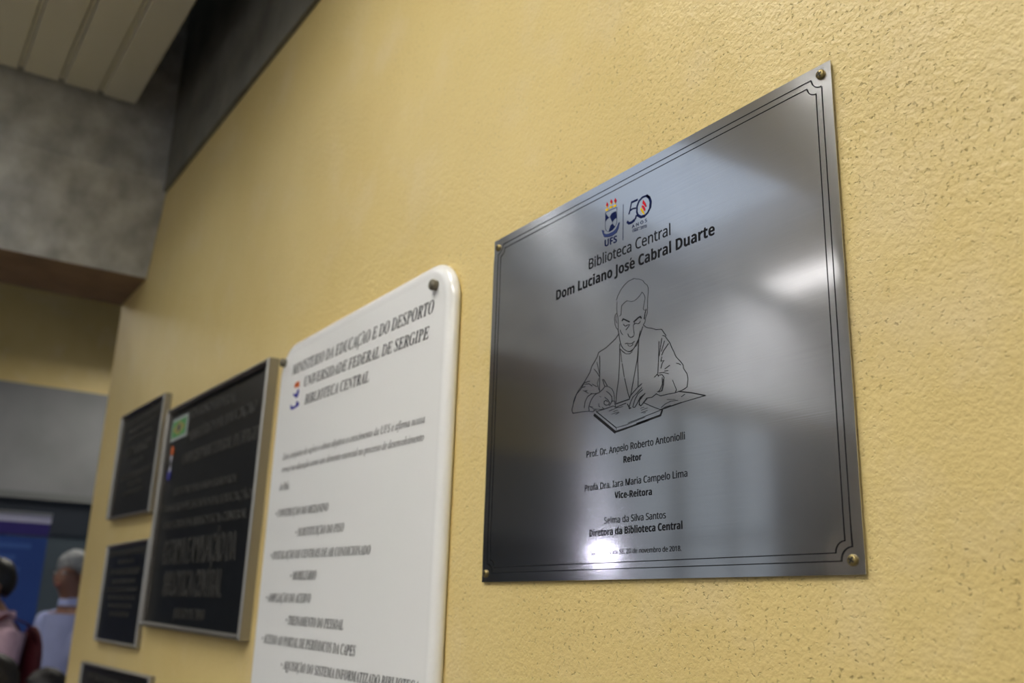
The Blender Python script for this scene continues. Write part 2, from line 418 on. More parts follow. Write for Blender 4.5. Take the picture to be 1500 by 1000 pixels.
# traced print, in tenths of a millimetre on the wall plane: [width mm, x, z, x, z, ...]
STROKES = [[0.35,-8307,18652,-8285,18702,-8232,18760,-8173,18801,-8099,18831,-7989,18839,-7953,18821,-7903,18805,-7840,18771,-7805,18724,-7770,18700,-7750,18660,-7746,18624,-7758,18538,-7764,18417],[0.35,-8300,18629,-8304,18558,-8300,18486,-8285,18441,-8277,18368,-8277,18267],[0.35,-8307,18488,-8337,18469,-8345,18425,-8337,18362,-8315,18311,-8285,18279],[0.35,-8315,18459,-8322,18410,-8300,18364],[0.35,-8255,18439,-8225,18452,-8218,18557,-8173,18581,-8122,18598,-8042,18565,-7984,18562,-7927,18582,-7884,18606,-7855,18633,-7820,18594,-7803,18550,-7822,18476,-7836,18425,-7816,18400],[0.35,-7764,18417,-7767,18364,-7796,18312,-7810,18257,-7838,18234],[0.9,-7788,18408,-7809,18354,-7820,18298],[1.3,-8206,18372,-8188,18389,-8159,18375,-8123,18353,-8079,18329],[1.3,-8000,18310,-7957,18326,-7915,18341,-7886,18344,-7870,18322],[0.55,-8181,18325,-8167,18302,-8137,18290,-8108,18298,-8075,18292,-8108,18263,-8138,18245],[0.55,-8000,18277,-7965,18284,-7929,18267,-7901,18273,-7887,18290],[0.35,-7986,18299,-8008,18264,-8004,18214,-7994,18162,-8004,18140],[0.55,-8104,18188,-8094,18161,-8059,18133,-8030,18131,-8004,18140],[0.55,-8153,18079,-8116,18078,-8073,18060,-8030,18058,-7988,18071],[0.35,-8109,18065,-8095,18042,-8066,18028,-8031,18033,-8013,18051],[0.35,-8245,18270,-8226,18230,-8196,18197],[0.55,-8277,18267,-8263,18204,-8248,18140,-8226,18076,-8189,18028,-8138,17992,-8088,17969,-8038,17966,-7995,17996,-7960,18037,-7910,18094,-7881,18146,-7846,18216],[0.35,-8226,18026,-8189,17984,-8131,17952,-8074,17943,-8031,17955],[0.55,-7988,18004,-7953,18016,-7924,18059,-7902,18141],[0.55,-7838,18234,-7777,18185,-7695,18161,-7627,18128,-7534,18110,-7495,18058,-7463,18020],[0.55,-8265,18226,-8332,18176,-8498,18106,-8644,18076,-8667,18025,-8776,17924,-8799,17867,-8917,17756,-9029,17674,-9093,17602,-9125,17546],[0.55,-8621,18030,-8617,17903,-8618,17752,-8620,17592],[0.35,-8675,17965,-8651,17899,-8622,17803],[0.55,-8721,17883,-8666,17831,-8622,17772],[0.35,-8634,17755,-8664,17700,-8633,17614],[0.55,-8901,17753,-8806,17754],[0.55,-8901,17731,-8821,17723,-8758,17681],[0.55,-8758,17707,-8672,17661],[0.55,-8949,17700,-8893,17701],[0.55,-8929,17658,-8892,17639,-8836,17609],[0.55,-8908,17647,-8852,17643],[0.55,-8250,18098,-8253,17880,-8273,17667,-8309,17499,-8319,17403],[0.35,-8240,18036,-8214,17872],[0.55,-8207,17851,-8171,17687],[0.55,-8164,17667,-8107,17483,-8079,17421],[0.55,-7890,18175,-7912,18101,-7942,17856,-8000,17655,-8058,17455,-8079,17421],[0.55,-7920,18025,-7936,17816,-7930,17623,-7934,17529],[0.35,-8236,18094,-8199,18037,-8141,17990,-8069,17968,-8019,17983],[0.35,-8214,18010,-8141,17955,-8069,17940],[0.55,-8907,17757,-8979,17685,-9068,17635,-9119,17540,-9155,17452,-9131,17406,-8960,17398,-8814,17384,-8757,17366,-8714,17373],[0.55,-8909,17440,-8896,17512,-8846,17569,-8759,17591],[0.55,-8814,17389,-8822,17436,-8787,17504,-8730,17558,-8673,17576],[0.55,-8788,17596,-8702,17579,-8631,17578,-8561,17607,-8513,17639],[0.55,-8562,17726,-8541,17722,-8478,17637,-8492,17631],[0.55,-8562,17726,-8527,17642],[0.35,-8513,17635,-8450,17619,-8395,17587,-8361,17540,-8348,17493,-8348,17439],[0.55,-8491,17572,-8436,17535,-8395,17492,-8388,17437,-8436,17391],[0.55,-8519,17504,-8470,17469,-8436,17427,-8449,17403,-8504,17407,-8535,17430,-8532,17457,-8498,17465,-8470,17442],[0.35,-8630,17446,-8630,17414,-8609,17401],[0.35,-8617,17530,-8595,17522],[0.35,-8743,17423,-8800,17441],[0.35,-8808,17443,-8728,17398,-8601,17373,-8532,17364],[0.55,-8567,17390,-8532,17367],[0.55,-8728,17384,-8671,17375],[0.55,-8678,17358,-8532,17364,-8368,17376,-8321,17351,-8142,17372],[0.9,-8321,17391,-8194,17401,-8083,17408],[0.55,-8395,17438,-8341,17429,-8334,17384,-8321,17355],[0.9,-8678,17358,-8314,17112],[0.35,-8314,17112,-8130,17120,-7825,17161],[0.35,-8314,17112,-8311,17086],[3.0,-8713,17323,-8334,17065],[1.9,-8334,17065,-8130,17082],[1.6,-8130,17082,-7763,17118],[0.27999999999999997,-8408,17334,-8341,17336],[0.27999999999999997,-8449,17327,-8395,17331],[0.27999999999999997,-8395,17283,-8274,17290],[0.27999999999999997,-8327,17268,-8261,17284],[0.27999999999999997,-8261,17337,-8194,17344],[0.27999999999999997,-8368,17309,-8287,17314],[0.27999999999999997,-8341,17341,-8261,17345],[0.55,-8083,17404,-8064,17444,-8012,17479,-7948,17516,-7871,17550],[0.55,-8084,17317,-8064,17366,-8025,17420,-7961,17453,-7872,17506],[0.55,-8026,17308,-7987,17388,-7935,17448,-7859,17478],[0.55,-8026,17308,-7994,17298,-7962,17323,-7898,17399,-7816,17428],[0.55,-7911,17324,-7893,17299,-7861,17315,-7786,17363],[0.9,-8116,17357,-8090,17322,-8084,17300,-8058,17304],[0.55,-7911,17324,-7917,17368,-7873,17403],[0.55,-7519,18034,-7483,18021,-7449,17978,-7408,17928,-7381,17872,-7341,17803,-7314,17748,-7248,17684,-7208,17637,-7203,17597,-7151,17528,-7139,17468,-7155,17384,-7215,17365,-7276,17357],[0.55,-7580,17981,-7588,17814,-7605,17615],[0.55,-7534,18007,-7580,17813],[0.55,-7429,17922,-7508,17858,-7537,17814],[0.55,-7492,17967,-7544,17856],[0.55,-7538,17794,-7553,17746,-7503,17746,-7532,17722,-7554,17666],[0.55,-7491,17648,-7413,17673],[0.55,-7309,17675,-7269,17661,-7246,17645],[0.55,-7584,17619,-7513,17612,-7436,17583],[0.55,-7663,17586,-7613,17611,-7592,17582],[0.55,-7498,17625,-7442,17619],[0.55,-7591,17597,-7534,17591,-7507,17556,-7515,17478,-7538,17412,-7595,17407],[0.55,-7535,17562,-7536,17482,-7580,17420,-7616,17411],[0.35,-7521,17539,-7530,17461,-7559,17406],[0.55,-7638,17395,-7567,17358,-7462,17358,-7338,17353,-7316,17383],[0.35,-7316,17383,-7375,17502],[0.55,-7338,17353,-7276,17357],[1.0,-7276,17357,-7085,17309,-6893,17247],[0.55,-6893,17247,-7246,17231],[1.0,-7246,17231,-7570,17205],[0.55,-7842,17329,-7733,17276,-7570,17205],[0.35,-7555,17227,-7492,17257,-7408,17272,-7299,17264],[0.35,-7520,17222,-7409,17228],[0.35,-7463,17301,-7339,17280],[0.35,-7244,17293,-7190,17313],[0.55,-7630,17394,-7703,17366,-7790,17371,-7850,17325,-7887,17301,-7916,17316,-7908,17365,-7819,17431],[0.35,-8106,17137,-7570,17200],[1.9,-7956,17105,-7571,17143,-7542,17196],[0.27999999999999997,-7894,17272,-7835,17277],[0.27999999999999997,-7880,17249,-7777,17258],[0.27999999999999997,-7880,17219,-7777,17233],[0.27999999999999997,-7851,17209,-7807,17213]]
EMBLEM = [["navy",0.5,-8519,19857,-8412,19857,-8301,19849,-8304,19649,-8330,19609,-8388,19580,-8458,19577,-8506,19610,-8524,19649,-8519,19857],["navy",0,-8430,19777,-8400,19804,-8353,19808,-8316,19803,-8309,19715,-8353,19706,-8388,19681,-8424,19746],["navy",0,-8519,19845,-8489,19806,-8453,19765,-8489,19756,-8519,19738],["navy",0,-8458,19582,-8423,19648,-8388,19661,-8336,19607,-8388,19584],["navy",0.4,-8453,19765,-8430,19765],["navy",0.4,-8388,19685,-8376,19649],["slate",0,-8590,19642,-8554,19626,-8551,19588,-8506,19561,-8446,19550,-8376,19551,-8324,19567,-8289,19603,-8272,19630,-8249,19634,-8260,19606,-8272,19565,-8307,19521,-8388,19503,-8470,19513,-8541,19536,-8571,19591],["navy",0.4,-8590,19642,-8554,19626,-8551,19588,-8506,19561,-8446,19550,-8376,19551,-8324,19567,-8289,19603,-8272,19630,-8249,19634,-8260,19606,-8272,19565,-8307,19521,-8388,19503,-8470,19513,-8541,19536,-8571,19591,-8590,19642],["gold",0,-8458,19881,-8464,19872,-8480,19868,-8499,19870,-8515,19877,-8521,19887,-8515,19897,-8499,19901,-8480,19899,-8464,19892],["gold",0,-8383,19890,-8389,19881,-8405,19876,-8424,19878,-8440,19885,-8446,19896,-8440,19905,-8424,19909,-8405,19908,-8389,19900],["gold",0,-8308,19880,-8314,19871,-8330,19867,-8349,19869,-8365,19876,-8371,19886,-8365,19895,-8349,19900,-8330,19898,-8314,19891],["gold",0,-8520,19951,-8502,19943,-8478,19912,-8493,19912],["red",0,-8492,19988,-8466,19948,-8479,19918,-8510,19953],["gold",0,-8439,19962,-8421,19954,-8397,19923,-8412,19923],["red",0,-8411,19999,-8385,19959,-8398,19929,-8429,19964],["gold",0,-8359,19948,-8342,19939,-8318,19909,-8334,19909],["red",0,-8332,19985,-8307,19945,-8320,19915,-8350,19950],["navy",0.6,-8182,19848,-8189,19383],["navy",2.6,-7927,19815,-8031,19818],["navy",1.7,-8031,19821,-8058,19725,-8078,19684],["navy",1.9,-8061,19720,-8011,19729,-7958,19718],["navy",2.0,-7946,19619,-7959,19588,-7990,19568],["navy",3.2,-7984,19571,-8034,19558,-8079,19563,-8107,19590],["navy",2.3,-7756,19807,-7711,19768,-7687,19705,-7699,19635,-7745,19585,-7802,19562,-7864,19567,-7918,19609,-7936,19663,-7931,19733,-7895,19787,-7834,19814,-7756,19807,-7711,19768],["navy",3.6,-7756,19804,-7714,19766,-7691,19706,-7700,19647],["navy",3.4,-7802,19564,-7864,19571,-7915,19610],["red",0,-7821,19778,-7781,19719,-7763,19677,-7776,19664,-7808,19705,-7835,19734],["red",0,-7841,19716,-7809,19693,-7784,19645,-7795,19618,-7825,19660,-7846,19695],["gold",0,-7863,19695,-7836,19663,-7799,19596,-7802,19577,-7842,19618,-7871,19668],["navy",0.4,-8015,19463,-7763,19439]]
WHITE_EMBLEM = [["orange",0,-18255,19394,-18190,19428,-17999,19421,-17984,19300,-18104,19316,-18253,19325],["blue",0,-18039,19287,-17964,19217,-17996,19111,-18075,19079,-18273,19169,-18285,19217,-18128,19178],["blue",0,-18063,19032,-17902,18961,-17918,18907,-18056,18885,-18288,18877,-18368,18901,-18380,19005,-18245,18938,-18125,18930,-18076,18967]]
TEXTS = {"steel":[["sansb_navy","UFS",-0.8534,-0.8303,1.9403,1.9393,0.009],
 ["sans_navy","A N O S",-0.8026,-0.776,1.948,1.9478,0.004],
 ["sans_navy","1968 - 2018",-0.8022,-0.7764,1.9426,1.9408,0.0026],
 ["sans","Biblioteca Central",-0.8844,-0.737,1.9197,1.9186,0.0135],
 ["sansb","Dom Luciano José Cabral Duarte",-0.9523,-0.6693,1.8968,1.8971,0.0133],
 ["sans","Prof. Dr. Angelo Roberto Antoniolli",-0.8853,-0.7203,1.6827,1.6832,0.0077],
 ["sansb","Reitor",-0.8185,-0.7884,1.6693,1.6694,0.0074],
 ["sans","Profa Dra. Iara Maria Campelo Lima",-0.8882,-0.7178,1.6432,1.644,0.0075],
 ["sansb","Vice-Reitora",-0.8341,-0.772,1.6305,1.6296,0.0074],
 ["sans","Selma da Silva Santos",-0.8521,-0.7509,1.6036,1.6036,0.0072],
 ["sansb","Diretora da Biblioteca Central",-0.8787,-0.7264,1.5905,1.5912,0.0078],
 ["sansm","São Cristóvão- SE, 20 de novembro de 2018.",-0.8763,-0.7286,1.5695,1.5692,0.0052]],"white":[["serifb","MINISTÉRIO DA EDUCAÇÃO E DO DESPORTO",-1.8459,-1.2529,1.9629,1.9519,0.0214],
 ["serifb","UNIVERSIDADE FEDERAL DE SERGIPE",-1.7732,-1.2645,1.926,1.9122,0.02],
 ["serifb","BIBLIOTECA CENTRAL",-1.7624,-1.4725,1.8876,1.8808,0.0195],
 ["serifi","Este conjunto de ações e obras objetiva o crescimento da UFS e afirma nossa",-1.8523,-1.2621,1.7883,1.7785,0.0129],
 ["serifi","crença na educação como um elemento essencial no processo de desenvolvimento",-1.8515,-1.2623,1.7626,1.7507,0.0127],
 ["serifi","do País.",-1.8539,-1.8009,1.7267,1.726,0.015],
 ["serifb","• CONSTRUÇÃO DO MEZANINO",-1.8618,-1.6019,1.6743,1.6691,0.0144],
 ["serifb","• SUBSTITUIÇÃO DO PISO",-1.7465,-1.5286,1.6318,1.6295,0.0143],
 ["serifb","• INSTALAÇÃO DE CENTRAIS DE AR CONDICIONADO",-1.8637,-1.4193,1.5931,1.5878,0.0145],
 ["serifb","• MOBILIÁRIO",-1.752,-1.6309,1.552,1.5511,0.0158],
 ["serifb","• AMPLIAÇÃO DO ACERVO",-1.8678,-1.6465,1.5123,1.5114,0.0157],
 ["serifb","• TREINAMENTO DO PESSOAL",-1.7538,-1.5002,1.4728,1.4699,0.0155],
 ["serifb","• ACESSO AO PORTAL DE PERIÓDICOS DA CAPES",-1.8702,-1.4478,1.4364,1.4316,0.016],
 ["serifb","• AQUISIÇÃO DO SISTEMA INFORMATIZADO BIBLIOTECA",-1.7577,-1.2365,1.3946,1.3943,0.0149]],"large":[["reg","GOVERNO FEDERAL",-2.632,-2.228,1.9883,1.9721,0.0249],
 ["reg","MINISTÉRIO DA EDUCAÇÃO",-2.6127,-2.0682,1.9228,1.9248,0.0281],
 ["reg","UNIVERSIDADE FEDERAL DE SERGIPE",-2.632,-2.0272,1.8639,1.8594,0.0301],
 ["reg","REITOR DA UNIVERSIDADE",-2.6771,-2.1527,1.7859,1.7742,0.0193],
 ["reg","MINISTRO DE ESTADO DA EDUCAÇÃO",-2.7644,-2.0465,1.7434,1.7287,0.0212],
 ["reg","DIRETORA DA BIBLIOTECA CENTRAL",-2.7417,-2.0614,1.6974,1.6872,0.021],
 ["reg","REFORMA E AMPLIAÇÃO DA",-2.712,-2.1116,1.6036,1.599,0.0628],
 ["reg","BIBLIOTECA CENTRAL",-2.6682,-2.1819,1.5237,1.5203,0.061],
 ["reg","JULHO DE 2010",-2.542,-2.2861,1.4691,1.4679,0.024]]}


BOLD = {'sans': 0.006, 'sansb': 0.006, 'sansm': 0.004, 'serifb': 0.0, 'serifi': 0.004, 'reg': 0.006}
SMALL_ROWS = [
    [('UNIVERSIDADE FEDERAL DE SERGIPE', .018, .9, .012), ('MINISTÉRIO DA EDUCAÇÃO', .016, .7, .014), ('BIBLIOTECA CENTRAL', .016, .6, .018),
     ('HOMENAGEM', .034, .62, .012), ('DA UFS', .022, .3, .022), ('SALA DE LEITURA DA BIBLIOTECA', .018, .8, .012), ('DIRETORIA', .016, .4, .012), ('CAMPUS UNIVERSITÁRIO', .013, .5, .01)],
    [('UNIVERSIDADE FEDERAL DE SERGIPE', .018, .92, .012), ('BIBLIOTECA', .014, .4, .014), ('CAMPUS UNIVERSITÁRIO', .018, .75, .014),
     ('MINISTÉRIO DA EDUCAÇÃO', .012, .6, .012), ('ACERVO DA BIBLIOTECA CENTRAL', .012, .8, .012), ('SALA DE PERIÓDICOS', .012, .7, .012), ('SALA DE LEITURA', .012, .6, .012), ('SÃO CRISTÓVÃO', .013, .5, .012)],
    [('UNIVERSIDADE FEDERAL DE SERGIPE', .02, .9, .014), ('BIBLIOTECA CENTRAL', .03, .7, .02), ('CAMPUS UNIVERSITÁRIO', .018, .6, .02), ('SÃO CRISTÓVÃO', .018, .5, .02)]]
jobs = [('H', 0.0)] + [(styled('H', q), 0.0) for q in ('sans', 'sansb', 'serifb', 'serifi')]
for tx in TEXTS.values():
    for row in tx:
        k = row[0].split('_')[0]
        jobs.append((row[1] if k == 'reg' else styled(row[1], 'sans' if k == 'sansm' else k), BOLD[k]))
jobs += [(q[0], BOLD['reg']) for rr in SMALL_ROWS for q in rr]
prefetch(jobs)

# ------------------------------------------------------------------ the room
WX0, WX1 = -3.86, 2.6       # yellow wall ends
HALL_X, BACK_X = 2.6, -7.9
FAR_Y, SIDE_Y = -5.5, 3.0
TOPZ = 2.937

o = MB().box(WX0, WX1, 0.0, 0.16, 0.0, TOPZ).build('wall_right', M['yellow'], bevel=0.006); struct(o)
o = MB().box(WX0, WX1, -0.012, 0.16, TOPZ - 0.004, 3.9).build('trim_1', M['concrete_dark']); struct(o)      # concrete lintel above the yellow wall
# transverse concrete beam, its face canted at the foot
b = MB()
prof = [(-3.335, 3.9), (-3.335, 2.965), (-3.475, 2.637), (-3.86, 2.632), (-3.86, 3.9)]
b.rings([[(x, -5.5, z) for x, z in prof], [(x, -0.0005, z) for x, z in prof]])
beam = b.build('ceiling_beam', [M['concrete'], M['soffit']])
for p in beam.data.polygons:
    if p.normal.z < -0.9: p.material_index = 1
struct(beam)
o = MB().box(BACK_X - 0.3, HALL_X, FAR_Y, SIDE_Y, -0.1, 0.0).build('floor', M['floor']); struct(o)
ceil = struct(MB().box(BACK_X - 0.3, HALL_X, FAR_Y, SIDE_Y, 3.9, 4.0).build('ceiling', M['slab']))
# ceiling slats, running along the wall
troffers = [(-2.80, -1.02, 0.34, 0.34), (-1.25, -0.80, 0.62, 0.62), (-2.95, -3.1, 0.58, 0.30), (-0.35, -1.55, 1.25, 0.62), (1.15, -2.9, 1.25, 0.62), (-1.0, -4.1, 1.25, 0.62)]  # first brightens the beam, last three are fill; these four are added
GLOW = (-2.79, -1.90, 0.98, 1.22)      # glow panel added beside the beam, for the steel to reflect
slat_me = {}
for k in range(40):
    y1 = -0.160 - 0.1265 * k; y0 = y1 - 0.109
    cuts = [(-3.29, 2.6)]
    for tx, ty, TL, TW in troffers + [GLOW]:
        if y1 > ty - TW / 2 - 0.02 and y0 < ty + TW / 2 + 0.02:
            new = []
            for a, c in cuts:
                if tx - TL / 2 > a and tx + TL / 2 < c: new += [(a, tx - TL / 2), (tx + TL / 2, c)]
                elif a < tx + TL / 2 < c and tx - TL / 2 <= a: new.append((tx + TL / 2, c))
                else: new.append((a, c))
            cuts = new
    for a, c in cuts:
        key = (round(a, 3), round(c, 3))
        if key not in slat_me:
            s = MB().box(a, c, -0.109, 0, 0, 0.022).build('slat', M['slat'], ceil, bevel=0.004)
            slat_me[key] = s.data
        else:
            s = link('slat', slat_me[key], ceil)
        s.location = (0, y1, 3.205)
sk = empty('window_5', (GLOW[0], GLOW[1], 3.205)); struct(sk)  # unseen glowing panel, added for its cool reflection
f = MB(); a, c = GLOW[2] / 2, GLOW[3] / 2
f.box(-a, a, -c, -c + 0.03, 0, 0.2).box(-a, a, c - 0.03, c, 0, 0.2).box(-a, -a + 0.03, -c + .03, c - .03, 0, 0.2).box(a - 0.03, a, -c + .03, c - .03, 0, 0.2)
f.build('frame', M['lamp_white'], sk)
MB().box(-a + 0.03, a - 0.03, -c + 0.03, c - 0.03, 0.16, 0.18).build('pane', M['skylight'], sk)
for k in range(1, 8):
    y = -0.160 - 0.1265 * k + 0.0088
    g = MB().box(-3.275, 2.6, y - 0.006, y + 0.006, 3.211, 3.218).build('slat_channel', M['slat'], ceil)
# grey wall facing the plaques with daylit windows, plus two added cool panes for the steel
o = MB().box(BACK_X - 0.3, HALL_X, FAR_Y - 0.15, FAR_Y, 0, 4.0).build('wall_left', M['far_wall']); struct(o)
o = MB().box(HALL_X, HALL_X + 0.15, FAR_Y, 0.16, 0, 4.0).build('wall_front', M['far_wall']); struct(o)
for i, (xa, xb) in enumerate(((-2.9, -1.3), (-1.1, 0.5), (-7.8, -6.5), (-6.4, -5.2))):  # last two are added glowing panes, there to cool the steel
    hw = 0
    w = empty('window_%d' % (i + 1), ((xa + xb) / 2, FAR_Y, 0)); struct(w)
    hw = (xb - xa) / 2
    MB().box(-hw, hw, 0.0, 0.012, 1.0, 3.5).build('pane', M['daylight'] if i < 2 else M['dusk'], w)
    f = MB()
    for q in (-hw, 0, hw): f.box(q - 0.03, q + 0.03, 0.0, 0.05, 1.0, 3.5)
    for q in (1.0, 2.2, 3.5): f.box(-hw - 0.03, hw + 0.03, 0.0, 0.05, q - 0.03, q + 0.03)
    f.build('frame', M['alu'], w)
o = MB().box(-5.12, -4.72, FAR_Y, FAR_Y + 0.3, 0, 3.9).build('trim_2', M['concrete_dark']); struct(o)  # unseen pillar added for a dark band in the steel's reflection
# back wall of the far hall: yellow above, concrete band, dark glazed front
bw = empty('wall_back', (BACK_X, 0, 0)); struct(bw)
MB().box(-0.15, 0, FAR_Y, SIDE_Y, 3.07, 3.9).build('upper_wall', M['yellow'], bw)
MB().box(-0.15, 0.02, FAR_Y, SIDE_Y, 2.27, 3.07).build('concrete_band', M['concrete_band'], bw)
MB().box(-0.15, 0.06, FAR_Y, SIDE_Y, 2.22, 2.27).build('ledge', M['ledge'], bw)
MB().box(-0.15, 0.0, FAR_Y, SIDE_Y, 1.98, 2.22).build('header', M['header'], bw)
for k in range(6):
    ya = -5.4 + k * 1.4
    MB().box(-0.15, -0.03, ya, ya + 1.34, 0.0, 1.98).build('dark_panel', M['darkglass'], bw)
MB().box(-0.15, -0.05, FAR_Y, SIDE_Y, 0.0, 1.98).build('panel_backing', M['header'], bw)
o = MB().box(BACK_X - 0.3, WX0, SIDE_Y - 0.15, SIDE_Y, 0, 4.0).build('wall_side', M['far_wall']); struct(o)

# ------------------------------------------------------------------ lamps
def troffer(x, y, TL, TW, label, dif):
    t = thing('ceiling_light', label, 'light', (x, y, 3.205), group='recessed ceiling lights')
    a, c = TL / 2 - 0.01, TW / 2 - 0.01
    h = MB()
    h.box(-a, a, -c, -c + 0.012, 0, 0.15).box(-a, a, c - 0.012, c, 0, 0.15).box(-a, -a + 0.012, -c, c, 0, 0.15).box(a - 0.012, a, -c, c, 0, 0.15).box(-a, a, -c, c, 0.15, 0.165)
    h.build('housing', M['lamp_white'], t)
    MB().box(-a + 0.02, a - 0.02, -c + 0.02, c - 0.02, 0.135, 0.146).build('diffuser', dif, t)
for i, (x, y, tl, tw) in enumerate(troffers):
    troffer(x, y, tl, tw, ['small recessed ceiling light close to the concrete beam and the slat ends', 'recessed ceiling light right above the steel plaque', 'recessed ceiling light nearest the concrete beam', 'recessed ceiling light to the right of the steel plaque', 'recessed ceiling light behind the viewer', 'recessed ceiling light far out from the yellow wall'][i], [M['diffuser_small'], M['diffuser_near'], M['downlight'], M['diffuser'], M['diffuser'], M['diffuser']][i])
def hanging(x, y, z, label):
    t = thing('pendant_light', label, 'light', (x, y, z), group='pendant lights of the far hall')
    MB().box(-0.62, 0.62, -0.15, 0.15, 0.012, 0.07).build('housing', M['lamp_white'], t, bevel=0.006)
    MB().box(-0.6, 0.6, -0.13, 0.13, 0.0, 0.012).build('diffuser', M['diffuser_far'], t)
    for q in (-0.45, 0.45): MB().tube((q, 0, 0.07), (q, 0, 3.9 - z), 0.004).build('cable', M['black_plastic'], t)
hanging(-5.6, -1.4, 3.3, 'hanging light of the far hall nearer the beam')
hanging(-6.6, 0.9, 3.3, 'hanging light of the far hall over the banner')
# small LED video light on a stand across the room (seen as the sparkle low in the steel)
t = thing('video_light', 'small bright LED video light on a thin black stand', 'light', (-4.45, -2.95, 0), R(142))
MB().box(-0.055, 0.055, -0.02, 0.03, 1.815, 1.905).build('lamp_body', M['black_plastic'], t, bevel=0.004)
MB().box(-0.048, 0.048, -0.026, -0.02, 1.825, 1.895).build('led_panel', M['led'], t)
MB().tube((0, 0.005, 0.35), (0, 0.005, 1.815), 0.012).build('pole', M['black_plastic'], t)
for k in range(3):
    a = k * 2 * PI / 3
    MB().tube((0, 0.005, 0.4), (0.4 * math.cos(a), 0.4 * math.sin(a), 0.01), 0.009).build('leg', M['black_plastic'], t)

# ------------------------------------------------------------------ brushed steel plaque
X0, X1, Z0, Z1 = -1.1080, -0.5113, 1.5421, 2.0279
PF = -0.004
st = thing('steel_plaque', 'brushed stainless steel plaque with line drawing of a writing man, screwed to yellow wall', 'plaque', ((X0 + X1) / 2, 0, Z0))
Ox, Oz = (X0 + X1) / 2, Z0
screws = [(-0.5232, 2.0177), (-0.5232, 1.5541), (-1.0993, 1.5530), (-1.0981, 2.0153)]
def warp(x, z):
    y = 0.0
    # sheet dips a little round each screw and rolls back at its right edge
    for sx, sz in screws:
        d2 = (x - sx) ** 2 + (z - sz) ** 2
        y += 0.0007 * math.exp(-d2 / 0.018 ** 2)
    y += 0.00018 * max(0, (x - (X1 - 0.008)) / 0.008) ** 2
    return y
mb = MB(); nx, nz = 90, 74
fr = []; bk = []
for j in range(nz + 1):
    for i in range(nx + 1):
        x = X0 + (X1 - X0) * i / nx; z = Z0 + (Z1 - Z0) * j / nz
        mb.v.append((x - Ox, PF + warp(x, z), z - Oz))
n0 = len(mb.v)
for j in range(nz + 1):
    for i in range(nx + 1):
        x = X0 + (X1 - X0) * i / nx; z = Z0 + (Z1 - Z0) * j / nz
        mb.v.append((x - Ox, PF + 0.0010 + warp(x, z), z - Oz))
ix = lambda i, j: j * (nx + 1) + i
for j in range(nz):
    for i in range(nx):
        mb.f.append((ix(i, j), ix(i + 1, j), ix(i + 1, j + 1), ix(i, j + 1))); mb.mi.append(0)
        mb.f.append((n0 + ix(i, j + 1), n0 + ix(i + 1, j + 1), n0 + ix(i + 1, j), n0 + ix(i, j))); mb.mi.append(0)
for i in range(nx):
    mb.f.append((ix(i, 0), n0 + ix(i, 0), n0 + ix(i + 1, 0), ix(i + 1, 0))); mb.mi.append(0)
    mb.f.append((ix(i + 1, nz), n0 + ix(i + 1, nz), n0 + ix(i, nz), ix(i, nz))); mb.mi.append(0)
for j in range(nz):
    mb.f.append((ix(0, j + 1), n0 + ix(0, j + 1), n0 + ix(0, j), ix(0, j))); mb.mi.append(0)
    mb.f.append((ix(nx, j), n0 + ix(nx, j), n0 + ix(nx, j + 1), ix(nx, j + 1))); mb.mi.append(0)
sheet = mb.build('sheet', M['steel'], st)
for p in sheet.data.polygons: p.use_smooth = True
sheet.data.set_sharp_from_angle(angle=0.5)
MB().box(X0 + 0.012 - Ox, X1 - 0.012 - Ox, PF + 0.0014, 0.001, 0.012, Z1 - Z0 - 0.012).build('backing', M['slot'], st)
def local(o, org):
    for v in o.data.vertices: v.co -= Vector(org)
    return o
INKY = PF - 0.00025
ORG = (Ox, 0, Oz)
# double border with notched corners
def border(inset, rad, w):
    xa, xb, za, zb = X0 + inset, X1 - inset, Z0 + inset, Z1 - inset
    cs = [((X1, Z1), (xb, zb)), ((X0, Z1), (xa, zb)), ((X0, Z0), (xa, za)), ((X1, Z0), (xb, za))]
    cs = [(xb, zb, 180, 270), (xa, zb, 270, 360), (xa, za, 0, 90), (xb, za, 90, 180)]
    pts = []
    order = [(xb, zb, 270, 180), (xa, zb, 360, 270), (xa, za, 90, 0), (xb, za, 180, 90)]
    for cx, cz, a0, a1 in order:
        for k in range(7):
            t = R(a0 + (a1 - a0) * k / 6); pts.append((cx + rad * math.cos(t), cz + rad * math.sin(t)))
    pts.append(pts[0])
    m = MB()
    for k in range(len(pts) - 1): ribbon(m, [pts[k], pts[k + 1]], w, INKY)
    local(m.build('border_line', M['ink'], st), ORG)
border(0.0115, 0.0118, 0.0009)
border(0.0185, 0.0100, 0.0009)
dr = MB()
for s in STROKES:
    pts = [(s[k] / 1e4, s[k + 1] / 1e4) for k in range(1, len(s), 2)]
    ribbon(dr, pts, (s[0] + 0.12) / 1e3 * 1.1, INKY)
local(dr.build('line_drawing', M['ink_line'], st), ORG)
def emblem(data, y, parent, org, name='emblem'):
    e = empty(name); e.parent = parent
    bycol = {}
    for n, s in enumerate(data):
        c, w = s[0], s[1]; pts = [(s[k] / 1e4, s[k + 1] / 1e4) for k in range(2, len(s), 2)]
        m = bycol.setdefault((c, n), MB()); yy = y - 0.00002 * (n % 6)
        if w: ribbon(m, pts, w / 1e3, yy)
        else: m.poly([(p[0], yy, p[1]) for p in pts])
    for (c, n), m in bycol.items(): local(m.build({'navy': 'navy_print', 'slate': 'ribbon_print', 'gold': 'yellow_print', 'red': 'red_print', 'orange': 'orange_print', 'blue': 'blue_print'}[c], M[c], e), org)
emblem(EMBLEM, INKY, st, ORG)
